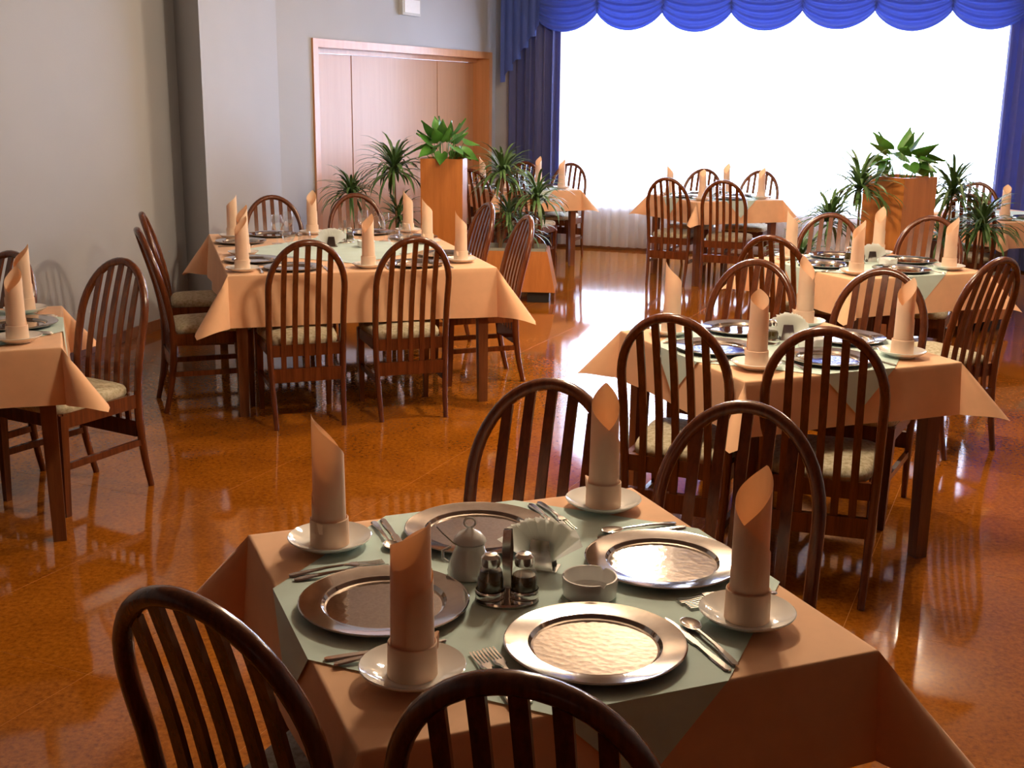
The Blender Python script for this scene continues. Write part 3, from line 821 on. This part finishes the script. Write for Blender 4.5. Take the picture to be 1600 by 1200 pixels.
# ------------------------------------------------------------------ centre pieces
def napkin_fan(T, u, v, turn, sc=1.0):
    x, y = tp(T, u, v)
    t = thing('napkin_holder', 'fan of white paper napkins in a metal clip on the ' + T['nm'], 'napkin holder', (x, y, ZT), T['rz'] + turn, 'paper napkin fans')
    mb = MB().box(-0.035, 0.035, -0.022, 0.022, 0.0, 0.003)
    for s_ in (-1, 1):
        mb.hexa([(-0.028, s_ * 0.020 - .001, 0.003), (0.028, s_ * 0.020 - .001, 0.003), (0.028, s_ * 0.020 + .001, 0.003), (-0.028, s_ * 0.020 + .001, 0.003),
                 (-0.018, s_ * 0.011 - .001, 0.062), (0.018, s_ * 0.011 - .001, 0.062), (0.018, s_ * 0.011 + .001, 0.062), (-0.018, s_ * 0.011 + .001, 0.062)])
    mb.build('clip', 'steel', t, smooth=False)
    rnd = random.Random(int(u * 100) + len(T['nm'])); n = 9
    for k in range(n):
        a = -0.85 + 1.7 * k / (n - 1) + rnd.uniform(-.03, .03)
        yy = -0.0085 + 0.0020 * k
        ln = 0.088 * sc + rnd.uniform(-.004, .004)
        mb = MB()
        c, s_ = sin(a), cos(a)
        w0, w1 = 0.012, 0.026
        def P(r_, w_): return (c * r_ + s_ * w_, s_ * r_ - c * w_ + 0.012)
        pr = [P(0.0, -w0), P(0.0, w0), P(ln, w1), P(ln + 0.007, w1 * .3), P(ln - .002, -w1 * .2), P(ln + 0.005, -w1)]
        front = [(p[0], yy, max(p[1], 0.0035)) for p in pr]; back = [(p[0], yy + 0.0010, max(p[1], 0.0035)) for p in pr]
        m_ = len(pr)
        mb.add(front + back, [tuple(range(m_)), tuple(reversed(range(m_, 2 * m_)))] + [(i, m_ + i, m_ + (i + 1) % m_, (i + 1) % m_) for i in range(m_)])
        mb.build('paper_napkin', 'paper', t, smooth=False)
    return t
def cruet_set(T, u, v, turn):
    x, y = tp(T, u, v)
    t = thing('cruet_stand', 'silver and glass cruet stand with upright handle on the ' + T['nm'], 'cruet set', (x, y, ZT), T['rz'] + turn, 'cruet stands')
    mb = MB(); mb.lathe([(0.0, 0.0), (0.058, 0.0), (0.060, 0.004), (0.058, 0.008), (0.0, 0.009)], 32)
    for i in range(len(mb.v)): mb.v[i] = (mb.v[i][0], mb.v[i][1] * 0.72, mb.v[i][2])
    mb.build('tray', 'steel', t)
    mb = MB()
    for s_ in (-1, 1):
        mb.sweep_rect([(0.0, s_ * 0.003, 0.008), (s_ * 0.002, s_ * 0.006, 0.06), (s_ * 0.004, s_ * 0.008, 0.10), (s_ * 0.001, s_ * 0.004, 0.140)], (1, 0, 0), 0.0075, 0.0010)
    mb.build('handle', 'steel', t)
    for s_ in (-1, 1):
        b = MB().lathe([(0.0, 0.009), (0.024, 0.009), (0.026, 0.013), (0.026, 0.045), (0.021, 0.060), (0.017, 0.066), (0.016, 0.069), (0.0, 0.069)], 24, (s_ * 0.031, 0, 0)).build('bottle', 'glass', t)
        MB().lathe([(0.0, 0.0105), (0.0235, 0.0105), (0.0243, 0.044), (0.0205, 0.056 - 0.005 * s_), (0.0, 0.057 - 0.005 * s_)], 20, (s_ * 0.031, 0, 0)).build('contents', 'salt', b)
        MB().lathe([(0.0175, 0.0695), (0.0185, 0.074), (0.018, 0.086), (0.012, 0.092), (0.0, 0.094)], 24, (s_ * 0.031, 0, 0)).build('cap', 'steel', b)
        MB().lathe([(0.0275, 0.009), (0.0285, 0.012), (0.0285, 0.022), (0.0275, 0.024), (0.0268, 0.022), (0.0268, 0.012)], 24, (s_ * 0.031, 0, 0), True).build('holder_ring', 'steel', t)
    return t
def sugar_pot(T, u, v, turn):
    x, y = tp(T, u, v)
    t = thing('sugar_pot', 'white china sugar pot with knobbed lid and spoon on the ' + T['nm'], 'sugar bowl', (x, y, ZT), T['rz'] + turn, 'sugar pots')
    MB().lathe([(0.0, 0.002), (0.039, 0.0), (0.043, 0.004), (0.0435, 0.012), (0.038, 0.034), (0.029, 0.056), (0.0285, 0.062), (0.0305, 0.068), (0.028, 0.069), (0.026, 0.063), (0.0, 0.055)], 36).build('pot', 'china', t)
    l = MB().lathe([(0.0300, 0.0695), (0.0325, 0.071), (0.030, 0.078), (0.021, 0.088), (0.009, 0.094), (0.005, 0.098), (0.0, 0.099)], 32).build('lid', 'china', t)
    ring = [(0.011 * cos(2 * pi * k / 16), 0, 0.108 + 0.010 * sin(2 * pi * k / 16)) for k in range(17)]
    MB().tube(ring, (0.0025, 0.0025), 6, cap=False).build('knob', 'china', l)
    ear = [(-0.036, 0, 0.060), (-0.052, 0, 0.052), (-0.052, 0, 0.036), (-0.042, 0, 0.028)]
    MB().tube(ear, (0.003, 0.003), 8).build('handle', 'china', t)
    MB().sweep_rect([(-0.020, -0.012, 0.066), (-0.033, -0.016, 0.074), (-0.055, -0.022, 0.098), (-0.066, -0.025, 0.112)], (0.3, -0.9, 0), 0.0045, 0.001).build('spoon', 'steel', t)
    return t
def ashtray(T, u, v, turn):
    x, y = tp(T, u, v)
    t = thing('ashtray', 'round white china ashtray with notched rim on the ' + T['nm'], 'ashtray', (x, y, ZT), T['rz'] + turn, 'ashtrays')
    n = 48; prof = [(0.0, 0.001), (0.044, 0.0), (0.050, 0.004), (0.052, 0.020), (0.0525, 0.037), (0.0515, 0.040), (0.0485, 0.040), (0.047, 0.036), (0.045, 0.012), (0.040, 0.008), (0.0, 0.007)]
    mb = MB().lathe(prof, n)
    for i in range(len(mb.v)):
        r_ = i // n; k = i % n
        if 4 <= r_ <= 7 and (k % 16) == 0:
            px, py, pz = mb.v[i]; mb.v[i] = (px, py, pz - 0.007)
    mb.build('dish', 'china', t)
    return t
# measured on the nearest table (table coordinates)
def loc(T, x, y):
    dx, dy = x - T['c'][0], y - T['c'][1]; c, s_ = cos(T['rz']), sin(T['rz'])
    return (c * dx + s_ * dy, -s_ * dx + c * dy)
sugar_pot(T1, *loc(T1, -0.078, 2.145), -0.3)
cruet_set(T1, *loc(T1, -0.004, 2.03), -0.30)
ashtray(T1, *loc(T1, 0.150, 2.055), 0.6)
napkin_fan(T1, *loc(T1, 0.062, 2.185), -0.65)
napkin_fan(T2, 0.07, 0.07, -0.4); cruet_set(T2, -0.055, 0.045, -0.6); ashtray(T2, 0.078, -0.078, 0)
napkin_fan(T7, 0.075, 0.06, -0.4); cruet_set(T7, -0.055, 0.045, -0.6); ashtray(T7, 0.078, -0.078, 0)
napkin_fan(T3, -0.03, 0.10, -0.3, 1.1); cruet_set(T3, 0.08, 0.28, 0.3); ashtray(T3, 0.17, 0.05, 0)
cruet_set(T4, -0.02, 0.02, -0.3)
cruet_set(T6, 0.05, 0.05, 0.0); napkin_fan(T6, -0.08, -0.02, -0.4)

# ------------------------------------------------------------------ planters and plants
def dracaena_crown(mb, c, n, ln, seed, droop=1.0, spread=1.25):
    rnd = random.Random(seed)
    for k in range(n):
        az = 2.399 * k + rnd.uniform(-.3, .3)
        el = R(82) - (R(95) * (k / n) ** 0.8) * spread * 0.85 + rnd.uniform(-.12, .12)
        l_ = ln * rnd.uniform(0.72, 1.1); segs = 6
        p = Vector(c) + Vector((0, 0, rnd.uniform(-.05, .02))); d_el = el; pts = []
        for i in range(segs + 1):
            pts.append(p.copy())
            p = p + Vector((cos(az) * cos(d_el), sin(az) * cos(d_el), sin(d_el))) * (l_ / segs)
            d_el -= R(13) * droop * (0.4 + i * 0.28)
        side = Vector((-sin(az), cos(az), 0))
        vs = []; fs = []
        for i, q in enumerate(pts):
            f = i / segs; wd = 0.0120 * (0.55 + 1.6 * f) * (1 - f) ** 0.6 + 0.0008
            t_ = (pts[min(i + 1, segs)] - pts[max(i - 1, 0)]).normalized(); n_ = side.cross(t_)
            vs += [q - side * wd, q - n_ * (0.25 * wd), q + side * wd]
        for i in range(segs):
            for j in (0, 1): fs.append((i * 3 + j, i * 3 + j + 1, (i + 1) * 3 + j + 1, (i + 1) * 3 + j))
        mb.add(vs, fs)
    return mb
def dracaena(base, crowns, label, seed, group, pot=True):
    """base: pot centre on the planter floor; crowns: [(dx, dy, z, leaves, length)]"""
    t = thing('potted_dracaena', label, 'plant', base, 0, group)
    if pot:
        pt = MB().lathe([(0.0, 0.0), (0.062, 0.0), (0.078, 0.15), (0.086, 0.15), (0.086, 0.175), (0.076, 0.175), (0.070, 0.155), (0.0, 0.155)], 24).build('pot', 'terracotta', t)
        MB().lathe([(0.074, 0.158), (0.04, 0.164), (0.0, 0.166)], 20).build('soil', 'soil', pt)
    for i, (dx, dy, z, n, ln) in enumerate(crowns):
        z0 = 0.16
        pts = [(dx * f ** 1.6, dy * f ** 1.6, z0 + (z - z0) * f) for f in (0, .25, .5, .75, 1)]
        MB().tube(pts, [(0.011 - 0.004 * f, 0.011 - 0.004 * f) for f in (0, .25, .5, .75, 1)], 8).build('stem', 'stem', t)
        tag(dracaena_crown(MB(), (dx, dy, z), int(n * 1.75), ln * 1.1, seed + i).build('foliage', 'leaf', t, angle=60), kind='stuff')
    return t
def broad_plant(base, label, seed, n=30, h=0.40):
    t = thing('broad_leaf_plant', label, 'plant', base, 0, 'broad-leaved plants on the planters')
    pt = MB().lathe([(0.0, 0.0), (0.075, 0.0), (0.095, 0.12), (0.100, 0.12), (0.100, 0.14), (0.090, 0.14), (0.085, 0.125), (0.0, 0.125)], 24).build('pot', 'terracotta', t)
    MB().lathe([(0.088, 0.127), (0.05, 0.132), (0.0, 0.134)], 20).build('soil', 'soil', pt)
    rnd = random.Random(seed)
    for k in range(n):
        az = 2.399 * k + rnd.uniform(-.3, .3); f = k / (n - 1)
        el = R(86 - 66 * f) + rnd.uniform(-.15, .15)
        stl = h * (0.52 - 0.10 * f) * rnd.uniform(.75, 1.15)
        s0 = Vector((0.03 * cos(az), 0.03 * sin(az), 0.13)); dr = Vector((cos(az) * cos(el), sin(az) * cos(el), sin(el)))
        tipp = s0 + dr * stl + Vector((0, 0, 0.05))
        lf = None
        # heart shaped blade, upright in the middle, drooping outside
        ll = 0.150 * rnd.uniform(.8, 1.15); e2 = el - 0.25 - 1.25 * f + rnd.uniform(-.3, .3)
        d2 = Vector((cos(az) * cos(e2), sin(az) * cos(e2), sin(e2)))
        side = Vector((-sin(az), cos(az), 0)); nn = side.cross(d2)
        tw = rnd.uniform(-.6, .6); side = (side * cos(tw) + nn * sin(tw)).normalized(); nn = side.cross(d2)
        wd = [(-0.16, 0.20), (-0.05, 0.36), (0.12, 0.42), (0.35, 0.36), (0.6, 0.24), (0.82, 0.10), (1.0, 0.005)]
        vs = []; fs = []
        for a, wv in wd:
            cpt = tipp + d2 * (ll * max(a, 0) + (0 if a >= 0 else 0)) - nn * (0.10 * ll * a * a)
            off = d2 * (ll * min(a, 0))
            vs += [cpt + off - side * wv * ll + nn * 0.012 * -1, cpt, cpt + off + side * wv * ll - nn * 0.012]
        for i in range(len(wd) - 1):
            for j in (0, 1): fs.append((i * 3 + j, i * 3 + j + 1, (i + 1) * 3 + j + 1, (i + 1) * 3 + j))
        lf = MB().add(vs, fs).build('leaf', 'leaf2', t, angle=70)
        MB().tube([s0, s0 + dr * stl * .5 - Vector((0, 0, .004)), tipp], [(0.0035, 0.0035), (0.003, 0.003), (0.0022, 0.0022)], 6).build('leaf_stalk', 'leaf2', lf)
    return t
def planter(cx, cy, rz, half_l, label):
    t = thing('wooden_planter', label, 'planter', (cx, cy, 0), rz, 'wooden trough planters')
    zt, zb, hd = 0.42, 0.09, 0.20; fl = 0.07
    def pan(name, pts, mat='beech'):
        # pts: outer quad (4 points ccw seen from outside); inner offset toward the centre
        q = [Vector(p) for p in pts]; n_ = (q[1] - q[0]).cross(q[3] - q[0]).normalized() * 0.018
        i_ = [p - n_ for p in q]
        mb = MB().add(q + i_, [(0, 1, 2, 3), (7, 6, 5, 4), (0, 4, 5, 1), (1, 5, 6, 2), (2, 6, 7, 3), (3, 7, 4, 0)])
        return mb.build(name, mat, t, smooth=False)
    A, B_ = half_l, half_l - fl; d0, d1 = hd + 0.03, hd
    pan('front_panel', [(-A, -d0, zb), (A, -d0, zb), (B_, -d1, zt), (-B_, -d1, zt)])
    pan('back_panel', [(A, d0, zb), (-A, d0, zb), (-B_, d1, zt), (B_, d1, zt)])
    pan('end_panel', [(A, -d0, zb), (A, d0, zb), (B_, d1, zt), (B_, -d1, zt)])
    pan('end_panel', [(-A, d0, zb), (-A, -d0, zb), (-B_, -d1, zt), (-B_, d1, zt)])
    MB().box(-A + .03, A - .03, -d0 + .03, d0 - .03, zb, zb + 0.02).build('bottom_board', 'beech', t, smooth=False)
    for s_ in (-1, 1):
        MB().box(s_ * (A - 0.14) - 0.09, s_ * (A - 0.14) + 0.09, -d0 + .05, d0 - .05, 0.001, zb).build('plinth', 'black', t, smooth=False)
    mb = MB(); a_, b_ = B_ - 0.025, d1 - 0.025
    mb.box(-a_, a_, -b_, -b_ + .008, .25, zt + .02); mb.box(-a_, a_, b_ - .008, b_, .25, zt + .02)
    mb.build('liner', 'liner', t, smooth=False)
    p, ph = 0.172, 1.15
    pil = MB().box(-p + .001, p - .001, -p + .001, p - .001, zb + .02, ph - .20).build('pillar', 'beech', t, smooth=False)
    for (x0, x1, y0, y1) in ((-p, p, -p, -p + .02), (-p, p, p - .02, p), (-p, -p + .02, -p + .02, p - .02), (p - .02, p, -p + .02, p - .02)):
        MB().box(x0, x1, y0, y1, ph - .20 if y1 - y0 > .1 or True else 0, ph).build('board', 'beech', pil, smooth=False)
    return t
def plan(c, rz, u, v): return (c[0] + cos(rz) * u - sin(rz) * v, c[1] + sin(rz) * u + cos(rz) * v)
P1c, P1r = (-0.58, 9.86), R(-4)
planter(*P1c, P1r, 0.94, 'orange beech planter with tall pillar in front of the wooden door')
broad_plant((*P1c, 0.955), 'bright green broad-leaved plant on the left planter pillar', 4)
DG = 'dracaenas in the wooden planters'
def dr(Pc, Pr, u, v, crowns, label, seed):
    x, y = plan(Pc, Pr, u, v); dracaena((x, y, 0.1105), crowns, label, seed, DG)
dr(P1c, P1r, -0.74, 0.0, [(-0.04, 0, 0.74, 46, 0.30)], 'dracaena at the far left end of the left planter', 11)
dr(P1c, P1r, -0.40, 0.02, [(-0.02, 0, 0.95, 56, 0.34), (0.01, 0.03, 0.55, 26, 0.26)], 'tall dracaena with two tiers of leaves left of the left pillar', 21)
dr(P1c, P1r, 0.46, 0.02, [(0.02, 0, 0.93, 50, 0.32), (0.07, 0.02, 0.60, 34, 0.28)], 'tall dracaena just right of the left pillar', 31)
dr(P1c, P1r, 0.74, -0.02, [(0.03, 0, 0.74, 46, 0.30), (-0.08, 0.0, 0.48, 26, 0.26)], 'shorter dracaena at the right end of the left planter', 41)
P2c, P2r = (2.66, 8.25), R(34)
planter(*P2c, P2r, 1.12, 'orange beech planter with tall pillar before the window on the right')
broad_plant((*P2c, 0.955), 'broad-leaved plant on the right planter pillar against the window', 9, 22)
dr(P2c, P2r, -0.38, 0.0, [(-0.02, 0, 0.98, 44, 0.30)], 'tall dracaena left of the right pillar', 51)
dr(P2c, P2r, -0.68, 0.0, [(0.0, 0, 0.78, 44, 0.28)], 'middle-height dracaena on the left half of the right planter', 61)
dr(P2c, P2r, -0.92, 0.0, [(-0.02, 0, 0.55, 36, 0.26)], 'low dracaena at the left end of the right planter', 71)
dr(P2c, P2r, 0.56, 0.0, [(0.02, 0, 0.93, 52, 0.32), (-0.02, 0.02, 0.60, 24, 0.26)], 'tall dracaena just right of the right pillar', 81)
dr(P2c, P2r, 0.90, -0.03, [(0.02, 0, 0.66, 52, 0.34)], 'drooping dracaena at the right end of the right planter', 91)
